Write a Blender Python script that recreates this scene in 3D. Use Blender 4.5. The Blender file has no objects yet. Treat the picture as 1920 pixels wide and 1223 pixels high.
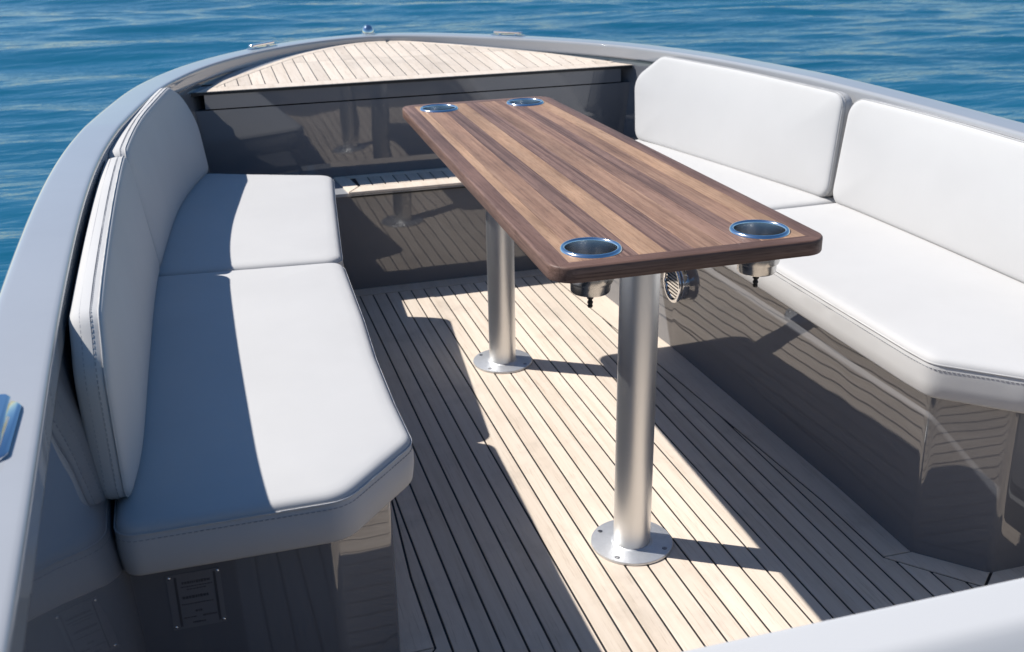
import bpy, math, random
import numpy as np
from mathutils import Vector, Matrix

random.seed(7)
rng = np.random.default_rng(11)
SC = bpy.context.scene
COL = SC.collection

# ------------------------------------------------------------------ camera
cam_data = bpy.data.cameras.new("camera")
cam = bpy.data.objects.new("camera", cam_data)
COL.objects.link(cam)
F_PX = 2031.16
cam_data.sensor_fit = 'HORIZONTAL'
cam_data.sensor_width = 36.0
cam_data.lens = F_PX / 1920.0 * 36.0
cam_data.clip_start = 0.05
cam_data.clip_end = 20000
YAW, PITCH, ROLL = 0.2824, 0.3886, -0.0163
CAM = Vector((-0.7577, -1.8700, 1.2622))
fwd = Vector((math.sin(YAW) * math.cos(PITCH), math.cos(YAW) * math.cos(PITCH), -math.sin(PITCH)))
rgt = Vector((math.cos(YAW), -math.sin(YAW), 0))
upv = rgt.cross(fwd)
r2 = rgt * math.cos(ROLL) + upv * math.sin(ROLL)
u2 = -rgt * math.sin(ROLL) + upv * math.cos(ROLL)
cam.matrix_world = Matrix(((r2.x, u2.x, -fwd.x, CAM.x), (r2.y, u2.y, -fwd.y, CAM.y),
                           (r2.z, u2.z, -fwd.z, CAM.z), (0, 0, 0, 1)))
cam_data.dof.use_dof = True
cam_data.dof.focus_distance = 2.05
cam_data.dof.aperture_fstop = 8.0
SC.camera = cam

# ------------------------------------------------------------------ sky and sun
SUN_EL = math.radians(50.6)
SUN_AZ = math.atan2(-0.857, 0.515)            # clockwise from +Y: ahead and to port
world = bpy.data.worlds.new("World")
SC.world = world
world.use_nodes = True
wn = world.node_tree
wn.nodes.clear()
sky = wn.nodes.new('ShaderNodeTexSky')
sky.sky_type = 'NISHITA'
sky.sun_disc = False
sky.sun_elevation = SUN_EL
sky.sun_rotation = SUN_AZ
sky.altitude = 0
sky.air_density = 0.95
sky.dust_density = 0.25
sky.ozone_density = 3.0
bg = wn.nodes.new('ShaderNodeBackground')
bg.inputs['Strength'].default_value = 0.088
wo = wn.nodes.new('ShaderNodeOutputWorld')
hs = wn.nodes.new('ShaderNodeHueSaturation')        # deep clear-day blue over the whole dome
hs.inputs['Saturation'].default_value = 1.2
wn.links.new(sky.outputs[0], hs.inputs['Color'])
wn.links.new(hs.outputs[0], bg.inputs['Color'])
wn.links.new(bg.outputs[0], wo.inputs['Surface'])

sun_data = bpy.data.lights.new("sun", 'SUN')
sun_data.energy = 5.0
sun_data.angle = math.radians(0.55)
sun_data.color = (1.0, 0.965, 0.92)
sun = bpy.data.objects.new("sun", sun_data)
COL.objects.link(sun)
TO_SUN = Vector((math.sin(SUN_AZ) * math.cos(SUN_EL), math.cos(SUN_AZ) * math.cos(SUN_EL), math.sin(SUN_EL)))
sun.rotation_euler = TO_SUN.to_track_quat('Z', 'Y').to_euler()
sun.location = TO_SUN * 30

SC.view_settings.view_transform = 'Standard'
SC.view_settings.look = 'None'
SC.view_settings.exposure = 0.22
SC.view_settings.gamma = 1.0
SC.view_settings.use_curve_mapping = False
SC.cycles.use_denoising = True
SC.cycles.max_bounces = 10
SC.cycles.caustics_reflective = True
SC.cycles.blur_glossy = 0.6
SC.cycles.sample_clamp_indirect = 6.0


# ------------------------------------------------------------------ materials
def nodes_of(name):
    m = bpy.data.materials.new(name)
    m.use_nodes = True
    nt = m.node_tree
    b = nt.nodes['Principled BSDF']
    return m, nt, b


def N(nt, t, **kw):
    n = nt.nodes.new(t)
    for k, v in kw.items():
        setattr(n, k, v)
    return n


def setin(n, **kw):
    for k, v in kw.items():
        n.inputs[k.replace('_', ' ')].default_value = v


def ramp(nt, stops, interp='LINEAR'):
    r = N(nt, 'ShaderNodeValToRGB')
    cr = r.color_ramp
    cr.interpolation = interp
    while len(cr.elements) < len(stops):
        cr.elements.new(0.5)
    for e, (p, c) in zip(cr.elements, stops):
        e.position = p
        e.color = (c[0], c[1], c[2], 1)
    return r


def mapped_coords(nt, scale, use_random=True):
    """Object coordinates scaled and shifted per object."""
    tc = N(nt, 'ShaderNodeTexCoord')
    mp = N(nt, 'ShaderNodeMapping')
    mp.inputs['Scale'].default_value = scale
    nt.links.new(tc.outputs['Object'], mp.inputs['Vector'])
    if use_random:
        oi = N(nt, 'ShaderNodeObjectInfo')
        mul = N(nt, 'ShaderNodeVectorMath', operation='SCALE')
        cmb = N(nt, 'ShaderNodeCombineXYZ')
        for i in range(3):
            nt.links.new(oi.outputs['Random'], cmb.inputs[i])
        nt.links.new(cmb.outputs[0], mul.inputs[0])
        mul.inputs['Scale'].default_value = 53.0
        add = N(nt, 'ShaderNodeVectorMath', operation='ADD')
        nt.links.new(mp.outputs[0], add.inputs[0])
        nt.links.new(mul.outputs[0], add.inputs[1])
        return add.outputs[0]
    return mp.outputs[0]


def mat_plain(name, col, rough=0.5, metal=0.0, bump=0.0, bscale=200.0, spec=0.5, rvar=0.0, rscale=8.0, cvar=0.0):
    m, nt, b = nodes_of(name)
    setin(b, Base_Color=(*col, 1), Roughness=rough, Metallic=metal)
    b.inputs['Specular IOR Level'].default_value = spec
    tc = N(nt, 'ShaderNodeTexCoord')
    if bump:
        nz = N(nt, 'ShaderNodeTexNoise')
        setin(nz, Scale=bscale, Detail=3.0)
        nt.links.new(tc.outputs['Object'], nz.inputs['Vector'])
        bp = N(nt, 'ShaderNodeBump')
        setin(bp, Strength=bump, Distance=0.002)
        nt.links.new(nz.outputs[0], bp.inputs['Height'])
        nt.links.new(bp.outputs[0], b.inputs['Normal'])
    if rvar or cvar:
        nz2 = N(nt, 'ShaderNodeTexNoise')
        setin(nz2, Scale=rscale, Detail=6.0, Roughness=0.65)
        nt.links.new(tc.outputs['Object'], nz2.inputs['Vector'])
        if rvar:
            mr = N(nt, 'ShaderNodeMapRange')
            setin(mr, From_Min=0.3, From_Max=0.7, To_Min=max(0.0, rough - rvar), To_Max=rough + rvar)
            nt.links.new(nz2.outputs[0], mr.inputs['Value'])
            nt.links.new(mr.outputs[0], b.inputs['Roughness'])
        if cvar:
            rp = ramp(nt, [(0.3, [c * (1 - cvar) for c in col]), (0.7, [min(1, c * (1 + cvar)) for c in col])])
            nt.links.new(nz2.outputs[0], rp.inputs[0])
            nt.links.new(rp.outputs[0], b.inputs['Base Color'])
    return m


def mat_gelcoat(name, col, wav=0.045):
    """Polished gelcoat: hard gloss, faintly wavy from the mould."""
    m, nt, b = nodes_of(name)
    setin(b, Roughness=0.03, IOR=1.6)
    b.inputs['Specular IOR Level'].default_value = 0.7
    tc = N(nt, 'ShaderNodeTexCoord')
    n1 = N(nt, 'ShaderNodeTexNoise')
    setin(n1, Scale=6.0, Detail=1.0)
    nt.links.new(tc.outputs['Object'], n1.inputs['Vector'])
    bp = N(nt, 'ShaderNodeBump')
    setin(bp, Strength=wav, Distance=0.02)
    nt.links.new(n1.outputs[0], bp.inputs['Height'])
    nt.links.new(bp.outputs[0], b.inputs['Normal'])
    n2 = N(nt, 'ShaderNodeTexNoise')
    setin(n2, Scale=2.3, Detail=7.0, Roughness=0.7)
    nt.links.new(tc.outputs['Object'], n2.inputs['Vector'])
    rp = ramp(nt, [(0.3, [c * 0.95 for c in col]), (0.75, [c * 1.03 for c in col])])
    nt.links.new(n2.outputs[0], rp.inputs[0])
    nt.links.new(rp.outputs[0], b.inputs['Base Color'])
    mr = N(nt, 'ShaderNodeMapRange')
    setin(mr, From_Min=0.35, From_Max=0.7, To_Min=0.012, To_Max=0.04)
    nt.links.new(n2.outputs[0], mr.inputs['Value'])
    nt.links.new(mr.outputs[0], b.inputs['Roughness'])
    return m


def mat_teak(name):
    m, nt, b = nodes_of(name)
    setin(b, Roughness=0.62)
    b.inputs['Specular IOR Level'].default_value = 0.3
    v = mapped_coords(nt, (60.0, 2.2, 60.0))
    n1 = N(nt, 'ShaderNodeTexNoise')
    setin(n1, Scale=1.0, Detail=6.0, Roughness=0.62, Distortion=0.4)
    nt.links.new(v, n1.inputs['Vector'])
    v2 = mapped_coords(nt, (260.0, 9.0, 260.0))
    n2 = N(nt, 'ShaderNodeTexNoise')
    setin(n2, Scale=1.0, Detail=3.0, Roughness=0.7)
    nt.links.new(v2, n2.inputs['Vector'])
    rp = ramp(nt, [(0.25, (0.66, 0.55, 0.435)), (0.5, (0.745, 0.635, 0.52)), (0.78, (0.785, 0.69, 0.58))])
    nt.links.new(n1.outputs[0], rp.inputs[0])
    # short dark pores
    rp2 = ramp(nt, [(0.31, (0.72, 0.67, 0.62)), (0.42, (1, 1, 1))])
    nt.links.new(n2.outputs[0], rp2.inputs[0])
    mx = N(nt, 'ShaderNodeMix', data_type='RGBA', blend_type='MULTIPLY')
    mx.inputs['Factor'].default_value = 0.6
    nt.links.new(rp.outputs[0], mx.inputs['A'])
    nt.links.new(rp2.outputs[0], mx.inputs['B'])
    # per plank tone and water stains
    oi = N(nt, 'ShaderNodeObjectInfo')
    mr = N(nt, 'ShaderNodeMapRange')
    setin(mr, To_Min=0.85, To_Max=1.05)
    nt.links.new(oi.outputs['Random'], mr.inputs['Value'])
    tc = N(nt, 'ShaderNodeTexCoord')
    st = N(nt, 'ShaderNodeTexNoise')
    setin(st, Scale=6.5, Detail=5.0, Roughness=0.6)
    nt.links.new(tc.outputs['Object'], st.inputs['Vector'])
    mr2 = N(nt, 'ShaderNodeMapRange')
    setin(mr2, From_Min=0.28, From_Max=0.48, To_Min=0.84, To_Max=1.0)
    nt.links.new(st.outputs[0], mr2.inputs['Value'])
    mm = N(nt, 'ShaderNodeMath', operation='MULTIPLY')
    nt.links.new(mr.outputs[0], mm.inputs[0])
    nt.links.new(mr2.outputs[0], mm.inputs[1])
    sc = N(nt, 'ShaderNodeVectorMath', operation='SCALE')
    nt.links.new(mx.outputs['Result'], sc.inputs[0])
    nt.links.new(mm.outputs[0], sc.inputs['Scale'])
    nt.links.new(sc.outputs[0], b.inputs['Base Color'])
    bp = N(nt, 'ShaderNodeBump')
    setin(bp, Strength=0.25, Distance=0.0008)
    nt.links.new(n2.outputs[0], bp.inputs['Height'])
    nt.links.new(bp.outputs[0], b.inputs['Normal'])
    return m


def mat_walnut(name, dark, mid, light, axis=1, streak=0.5):
    m, nt, b = nodes_of(name)
    setin(b, Roughness=0.5)
    b.inputs['Specular IOR Level'].default_value = 0.35
    s = [85.0, 85.0, 85.0]
    s[axis] = 2.6
    v = mapped_coords(nt, s)
    n1 = N(nt, 'ShaderNodeTexNoise')
    setin(n1, Scale=1.0, Detail=7.0, Roughness=0.68, Distortion=0.6)
    nt.links.new(v, n1.inputs['Vector'])
    rp = ramp(nt, [(0.30, dark), (0.5, mid), (0.72, light)])
    nt.links.new(n1.outputs[0], rp.inputs[0])
    s2 = [620.0, 620.0, 620.0]
    s2[axis] = 26.0
    v2 = mapped_coords(nt, s2)
    n2 = N(nt, 'ShaderNodeTexNoise')
    setin(n2, Scale=1.0, Detail=2.0, Roughness=0.6)
    nt.links.new(v2, n2.inputs['Vector'])
    rp2 = ramp(nt, [(0.30, (0.55, 0.50, 0.48)), (0.46, (1, 1, 1)), (0.62, (1, 1, 1)), (0.74, (1.0, 0.97, 0.92))])
    nt.links.new(n2.outputs[0], rp2.inputs[0])
    mx = N(nt, 'ShaderNodeMix', data_type='RGBA', blend_type='MULTIPLY')
    mx.inputs['Factor'].default_value = 0.8
    nt.links.new(rp.outputs[0], mx.inputs['A'])
    nt.links.new(rp2.outputs[0], mx.inputs['B'])
    # broad pale and dark clouds along the board
    s3 = [14.0, 14.0, 14.0]
    s3[axis] = 3.0
    v3 = mapped_coords(nt, s3)
    n3 = N(nt, 'ShaderNodeTexNoise')
    setin(n3, Scale=1.0, Detail=4.0, Roughness=0.6)
    nt.links.new(v3, n3.inputs['Vector'])
    mr = N(nt, 'ShaderNodeMapRange')
    setin(mr, From_Min=0.3, From_Max=0.7, To_Min=0.70, To_Max=1.26)
    nt.links.new(n3.outputs[0], mr.inputs['Value'])
    # long dark grain lines, thick in places
    s4 = [230.0, 230.0, 230.0]
    s4[axis] = 1.1
    v4 = mapped_coords(nt, s4)
    n4 = N(nt, 'ShaderNodeTexNoise')
    setin(n4, Scale=1.0, Detail=2.5, Roughness=0.55, Distortion=0.25)
    nt.links.new(v4, n4.inputs['Vector'])
    rp4 = ramp(nt, [(0.40, (0.52, 0.48, 0.46)), (0.50, (1, 1, 1))])
    nt.links.new(n4.outputs[0], rp4.inputs[0])
    mx4 = N(nt, 'ShaderNodeMix', data_type='RGBA', blend_type='MULTIPLY')
    mx4.inputs['Factor'].default_value = streak
    nt.links.new(mx.outputs['Result'], mx4.inputs['A'])
    nt.links.new(rp4.outputs[0], mx4.inputs['B'])
    sc = N(nt, 'ShaderNodeVectorMath', operation='SCALE')
    nt.links.new(mx4.outputs['Result'], sc.inputs[0])
    nt.links.new(mr.outputs[0], sc.inputs['Scale'])
    nt.links.new(sc.outputs[0], b.inputs['Base Color'])
    bp = N(nt, 'ShaderNodeBump')
    setin(bp, Strength=0.35, Distance=0.0006)
    nt.links.new(n2.outputs[0], bp.inputs['Height'])
    nt.links.new(bp.outputs[0], b.inputs['Normal'])
    return m


def mat_vinyl(name, col):
    m, nt, b = nodes_of(name)
    setin(b, Roughness=0.62)
    b.inputs['Specular IOR Level'].default_value = 0.14
    tc = N(nt, 'ShaderNodeTexCoord')
    vo = N(nt, 'ShaderNodeTexVoronoi')
    setin(vo, Scale=650.0)
    nt.links.new(tc.outputs['Object'], vo.inputs['Vector'])
    n1 = N(nt, 'ShaderNodeTexNoise')
    setin(n1, Scale=5.0, Detail=2.5)
    nt.links.new(tc.outputs['Object'], n1.inputs['Vector'])
    b1 = N(nt, 'ShaderNodeBump')
    setin(b1, Strength=0.10, Distance=0.0006)
    nt.links.new(vo.outputs['Distance'], b1.inputs['Height'])
    b2 = N(nt, 'ShaderNodeBump')
    setin(b2, Strength=0.15, Distance=0.012)
    nt.links.new(n1.outputs[0], b2.inputs['Height'])
    nt.links.new(b1.outputs[0], b2.inputs['Normal'])
    nt.links.new(b2.outputs[0], b.inputs['Normal'])
    n2 = N(nt, 'ShaderNodeTexNoise')
    setin(n2, Scale=3.0, Detail=6.0, Roughness=0.6)
    nt.links.new(tc.outputs['Object'], n2.inputs['Vector'])
    rp = ramp(nt, [(0.3, [c * 0.96 for c in col]), (0.7, [c * 1.02 for c in col])])
    nt.links.new(n2.outputs[0], rp.inputs[0])
    nt.links.new(rp.outputs[0], b.inputs['Base Color'])
    return m


def mat_brushed(name, col, rough, axis_scale, strength=0.15):
    m, nt, b = nodes_of(name)
    setin(b, Base_Color=(*col, 1), Metallic=1.0, Roughness=rough)
    tc = N(nt, 'ShaderNodeTexCoord')
    mp = N(nt, 'ShaderNodeMapping')
    mp.inputs['Scale'].default_value = axis_scale
    nt.links.new(tc.outputs['Object'], mp.inputs['Vector'])
    nz = N(nt, 'ShaderNodeTexNoise')
    setin(nz, Scale=1.0, Detail=4.0, Roughness=0.7)
    nt.links.new(mp.outputs[0], nz.inputs['Vector'])
    mr = N(nt, 'ShaderNodeMapRange')
    setin(mr, From_Min=0.3, From_Max=0.7, To_Min=rough * 0.8, To_Max=rough * 1.25)
    nt.links.new(nz.outputs[0], mr.inputs['Value'])
    nt.links.new(mr.outputs[0], b.inputs['Roughness'])
    bp = N(nt, 'ShaderNodeBump')
    setin(bp, Strength=strength, Distance=0.0004)
    nt.links.new(nz.outputs[0], bp.inputs['Height'])
    nt.links.new(bp.outputs[0], b.inputs['Normal'])
    return m


def mat_water():
    m, nt, b = nodes_of("sea_water")
    setin(b, Base_Color=(0.004, 0.066, 0.135, 1), Roughness=0.045, IOR=1.333)
    tc = N(nt, 'ShaderNodeTexCoord')
    mp = N(nt, 'ShaderNodeMapping')
    mp.inputs['Rotation'].default_value = (0, 0, math.radians(12))
    mp.inputs['Scale'].default_value = (0.8, 2.6, 1.0)
    nt.links.new(tc.outputs['Object'], mp.inputs['Vector'])
    n1 = N(nt, 'ShaderNodeTexNoise')
    setin(n1, Scale=3.4, Detail=3.5, Roughness=0.5, Distortion=0.5)
    nt.links.new(mp.outputs[0], n1.inputs['Vector'])
    bp = N(nt, 'ShaderNodeBump')
    setin(bp, Strength=0.34, Distance=0.045)
    nt.links.new(n1.outputs[0], bp.inputs['Height'])
    nt.links.new(bp.outputs[0], b.inputs['Normal'])
    n2 = N(nt, 'ShaderNodeTexNoise')
    setin(n2, Scale=0.12, Detail=3.0)
    nt.links.new(mp.outputs[0], n2.inputs['Vector'])
    rp = ramp(nt, [(0.35, (0.005, 0.088, 0.155)), (0.7, (0.009, 0.110, 0.190))])
    nt.links.new(n2.outputs[0], rp.inputs[0])
    nt.links.new(rp.outputs[0], b.inputs['Base Color'])
    return m


GEL_SHADED = mat_gelcoat("grey_gelcoat_shaded", (0.155, 0.159, 0.172))  # dark copy of the boat's gelcoat, cockpit shade put into the colour
GEL_LIT = mat_gelcoat("grey_gelcoat_lit", (0.37, 0.378, 0.392), 0.02)  # same gelcoat, paler: sunlight on the gunwale put into the colour
GEL_WHITE = mat_plain("white_gelcoat", (0.55, 0.545, 0.535), 0.35, bump=0.03, bscale=30)
TEAK = mat_teak("bleached_teak")
CAULK = mat_plain("black_caulk", (0.012, 0.012, 0.014), 0.55, bump=0.2, bscale=300)
RUBBER = mat_plain("black_rubber", (0.012, 0.012, 0.013), 0.5)
VINYL = mat_vinyl("white_vinyl", (0.555, 0.545, 0.53))
THREAD = mat_plain("grey_thread", (0.36, 0.36, 0.37), 0.8)
TUBE = mat_plain("satin_aluminium", (0.82, 0.82, 0.81), 0.42, 1.0, bump=0.04, bscale=900)
CAST = mat_plain("cast_aluminium", (0.70, 0.71, 0.72), 0.42, 0.75, bump=0.35, bscale=420, cvar=0.06, rscale=60)
CHROME = mat_plain("polished_steel", (0.80, 0.80, 0.80), 0.07, 1.0, rvar=0.03)
STEEL = mat_brushed("brushed_steel", (0.52, 0.51, 0.49), 0.20, (3, 3, 900), 0.10)
STEEL_IN = mat_plain("cup_steel", (0.46, 0.455, 0.445), 0.27, 1.0)
RIM = mat_plain("cup_rim_steel", (0.90, 0.90, 0.90), 0.14, 1.0)
BLACKP = mat_plain("black_plastic", (0.01, 0.01, 0.01), 0.4)
DARKMETAL = mat_plain("screw_steel", (0.30, 0.30, 0.31), 0.35, 1.0)
WAL = {
    'l': mat_walnut("walnut_light", (0.31, 0.176, 0.100), (0.415, 0.250, 0.150), (0.475, 0.302, 0.190), streak=0.3),
    't': mat_walnut("walnut_tan", (0.235, 0.130, 0.080), (0.325, 0.190, 0.122), (0.385, 0.238, 0.156), streak=0.45),
    'm': mat_walnut("walnut_mid", (0.20, 0.110, 0.074), (0.275, 0.160, 0.111), (0.335, 0.205, 0.144), streak=0.6),
    'd': mat_walnut("walnut_dark", (0.145, 0.083, 0.062), (0.21, 0.124, 0.092), (0.27, 0.168, 0.126), streak=0.9),
    'r': mat_walnut("walnut_rail", (0.120, 0.066, 0.049), (0.180, 0.103, 0.076), (0.23, 0.138, 0.103), streak=0.5),
}
WAL_X = mat_walnut("walnut_rail_cross", (0.120, 0.066, 0.049), (0.180, 0.103, 0.076), (0.23, 0.138, 0.103), 0, streak=0.5)
PLATE = mat_plain("dark_plate", (0.19, 0.19, 0.20), 0.10)
INK = mat_plain("plate_ink", (0.075, 0.075, 0.08), 0.4)
WATER = mat_water()


# ------------------------------------------------------------------ mesh helpers
def mesh_obj(name, verts, faces, mat, parent=None, smooth=None, **props):
    me = bpy.data.meshes.new(name)
    me.from_pydata([tuple(map(float, v)) for v in verts], [], [tuple(f) for f in faces])
    me.validate()
    if smooth is not None:
        me.shade_smooth()
        me.set_sharp_from_angle(angle=math.radians(smooth))
    if mat is not None:
        me.materials.append(mat)
    o = bpy.data.objects.new(name, me)
    COL.objects.link(o)
    if parent is not None:
        o.parent = parent
    for k, v in props.items():
        o[k] = v
    return o


def empty(name, loc, label, category, group=None):
    o = bpy.data.objects.new(name, None)
    COL.objects.link(o)
    o.location = loc
    o.empty_display_size = 0.1
    o["label"] = label
    o["category"] = category
    if group:
        o["group"] = group
    return o


class MB:
    """Collects pieces into one mesh."""
    def __init__(self):
        self.v = []
        self.f = []

    def add(self, v, f):
        n = len(self.v)
        self.v += [tuple(p) for p in v]
        self.f += [tuple(i + n for i in q) for q in f]

    def build(self, name, mat, parent=None, smooth=None, **props):
        return mesh_obj(name, self.v, self.f, mat, parent, smooth, **props)


def rings_to_mesh(rings, closed=True, cap0=False, cap1=False):
    n = len(rings[0])
    v = [p for r in rings for p in r]
    f = []
    for a in range(len(rings) - 1):
        for i in range(n if closed else n - 1):
            j = (i + 1) % n
            f.append((a * n + i, a * n + j, (a + 1) * n + j, (a + 1) * n + i))
    if cap0:
        f.append(tuple(range(n - 1, -1, -1)))
    if cap1:
        k = (len(rings) - 1) * n
        f.append(tuple(range(k, k + n)))
    return v, f


def lathe(profile, centre, seg=48, axis='z'):
    """profile: (radius, height) list, revolved about a vertical axis."""
    rings = []
    for r, h in profile:
        rings.append([(centre[0] + r * math.cos(2 * math.pi * i / seg),
                       centre[1] + r * math.sin(2 * math.pi * i / seg), centre[2] + h) for i in range(seg)])
    return rings_to_mesh(rings, True, profile[0][0] > 1e-6, profile[-1][0] > 1e-6)


def box(c, s, rot=None):
    x, y, z = s[0] / 2, s[1] / 2, s[2] / 2
    v = [Vector(p) for p in ((-x, -y, -z), (x, -y, -z), (x, y, -z), (-x, y, -z), (-x, -y, z), (x, -y, z), (x, y, z), (-x, y, z))]
    if rot is not None:
        v = [rot @ p for p in v]
    v = [tuple(p + Vector(c)) for p in v]
    return v, [(0, 3, 2, 1), (4, 5, 6, 7), (0, 1, 5, 4), (1, 2, 6, 5), (2, 3, 7, 6), (3, 0, 4, 7)]


def area2(p):
    a = 0
    for i in range(len(p)):
        x0, y0 = p[i - 1]
        x1, y1 = p[i]
        a += x0 * y1 - x1 * y0
    return a / 2


def ccw(p):
    return p if area2(p) > 0 else p[::-1]


def inward_normals(pts):
    """unit inward normals of a closed ccw polygon, mitred"""
    P = np.array(pts, float)
    a = P - np.roll(P, 1, 0)
    b = np.roll(P, -1, 0) - P
    na = np.stack([-a[:, 1], a[:, 0]], 1)
    nb = np.stack([-b[:, 1], b[:, 0]], 1)
    na /= np.linalg.norm(na, axis=1, keepdims=True) + 1e-12
    nb /= np.linalg.norm(nb, axis=1, keepdims=True) + 1e-12
    m = na + nb
    m /= np.linalg.norm(m, axis=1, keepdims=True) + 1e-12
    c = np.clip((m * na).sum(1), 0.5, 1)
    return m / c[:, None]


def prism(poly, z0, z1, bevel=0.0, name=None, mat=None, parent=None, smooth=30, **props):
    """flat slab with a small chamfer round its upper rim"""
    p = ccw([tuple(q) for q in poly])
    nrm = inward_normals(p)
    P = np.array(p)
    rings = [[(x, y, z0) for x, y in P]]
    if bevel > 0:
        rings.append([(x, y, z1 - bevel) for x, y in P])
        Q = P + nrm * bevel
        rings.append([(x, y, z1) for x, y in Q])
    else:
        rings.append([(x, y, z1) for x, y in P])
    v, f = rings_to_mesh(rings, True, True, True)
    return mesh_obj(name, v, f, mat, parent, smooth, **props)


def fillet(poly, radii, seg=6, support=0.0):
    """round the corners of a closed polygon; radii: number or list"""
    n = len(poly)
    out = []
    for i in range(n):
        p0, p1, p2 = (np.array(poly[i - 1], float), np.array(poly[i], float), np.array(poly[(i + 1) % n], float))
        r = radii if isinstance(radii, (int, float)) else radii[i]
        a = p0 - p1
        b = p2 - p1
        la, lb = np.linalg.norm(a), np.linalg.norm(b)
        a /= la
        b /= lb
        cosang = float(np.clip(a @ b, -1, 1))
        ang = math.acos(cosang)
        if r <= 0 or abs(math.pi - ang) < 0.03:
            out.append(tuple(p1))
            continue
        t = min(r / math.tan(ang / 2), 0.45 * la, 0.45 * lb)
        rr = t * math.tan(ang / 2)
        c = p1 + (a + b) / np.linalg.norm(a + b) * (rr / math.sin(ang / 2))
        s = p1 + a * t
        e = p1 + b * t
        if support:
            out.append(tuple(p1 + a * (t + support)))
        a0 = math.atan2(*(s - c)[::-1])
        a1 = math.atan2(*(e - c)[::-1])
        d = (a1 - a0 + math.pi) % (2 * math.pi) - math.pi
        for k in range(seg + 1):
            th = a0 + d * k / seg
            out.append((c[0] + rr * math.cos(th), c[1] + rr * math.sin(th)))
        if support:
            out.append(tuple(p1 + b * (t + support)))
    return out


def resample_closed(poly, step):
    P = np.array(poly + [poly[0]], float)
    d = np.r_[0, np.cumsum(np.linalg.norm(np.diff(P, axis=0), axis=1))]
    n = int(d[-1] / step)
    s = np.linspace(0, d[-1], n, endpoint=False)
    return np.stack([np.interp(s, d, P[:, 0]), np.interp(s, d, P[:, 1])], 1)


def catmull(pts, per=10):
    P = np.array(pts, float)
    P = np.vstack([2 * P[0] - P[1], P, 2 * P[-1] - P[-2]])
    out = []
    for i in range(1, len(P) - 2):
        p0, p1, p2, p3 = P[i - 1:i + 3]
        t0 = 0
        t1 = t0 + np.linalg.norm(p1 - p0) ** 0.5
        t2 = t1 + np.linalg.norm(p2 - p1) ** 0.5
        t3 = t2 + np.linalg.norm(p3 - p2) ** 0.5
        for k in range(per):
            t = t1 + (t2 - t1) * k / per
            a1 = (t1 - t) / (t1 - t0) * p0 + (t - t0) / (t1 - t0) * p1
            a2 = (t2 - t) / (t2 - t1) * p1 + (t - t1) / (t2 - t1) * p2
            a3 = (t3 - t) / (t3 - t2) * p2 + (t - t2) / (t3 - t2) * p3
            b1 = (t2 - t) / (t2 - t0) * a1 + (t - t0) / (t2 - t0) * a2
            b2 = (t3 - t) / (t3 - t1) * a2 + (t - t1) / (t3 - t1) * a3
            out.append((t2 - t) / (t2 - t1) * b1 + (t - t1) / (t2 - t1) * b2)
    out.append(P[-2])
    return np.array(out)


def resample_open(P, n, smooth=0):
    d = np.r_[0, np.cumsum(np.linalg.norm(np.diff(P, axis=0), axis=1))]
    s = np.linspace(0, d[-1], n)
    Q = np.stack([np.interp(s, d, P[:, k]) for k in range(P.shape[1])], 1)
    for _ in range(smooth):
        Q[1:-1] = 0.25 * Q[:-2] + 0.5 * Q[1:-1] + 0.25 * Q[2:]
    return Q


def tube_along(P, r, seg=6, closed=True):
    """thin round cord along 3-D points"""
    P = np.array(P, float)
    n = len(P)
    T = (np.roll(P, -1, 0) - np.roll(P, 1, 0)) if closed else np.gradient(P, axis=0)
    T /= np.linalg.norm(T, axis=1, keepdims=True) + 1e-12
    up = np.array([0.13, 0.21, 0.97])
    A = np.cross(T, up)
    A /= np.linalg.norm(A, axis=1, keepdims=True) + 1e-12
    B = np.cross(T, A)
    v = []
    for k in range(seg):
        th = 2 * math.pi * k / seg
        v.append(P + r * (math.cos(th) * A + math.sin(th) * B))
    V = np.stack(v, 1).reshape(-1, 3)
    f = []
    m = n if closed else n - 1
    for i in range(m):
        j = (i + 1) % n
        for k in range(seg):
            l = (k + 1) % seg
            f.append((i * seg + k, i * seg + l, j * seg + l, j * seg + k))
    return V, f


# ------------------------------------------------------------------ the sea
SEA_Z = -0.26


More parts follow.
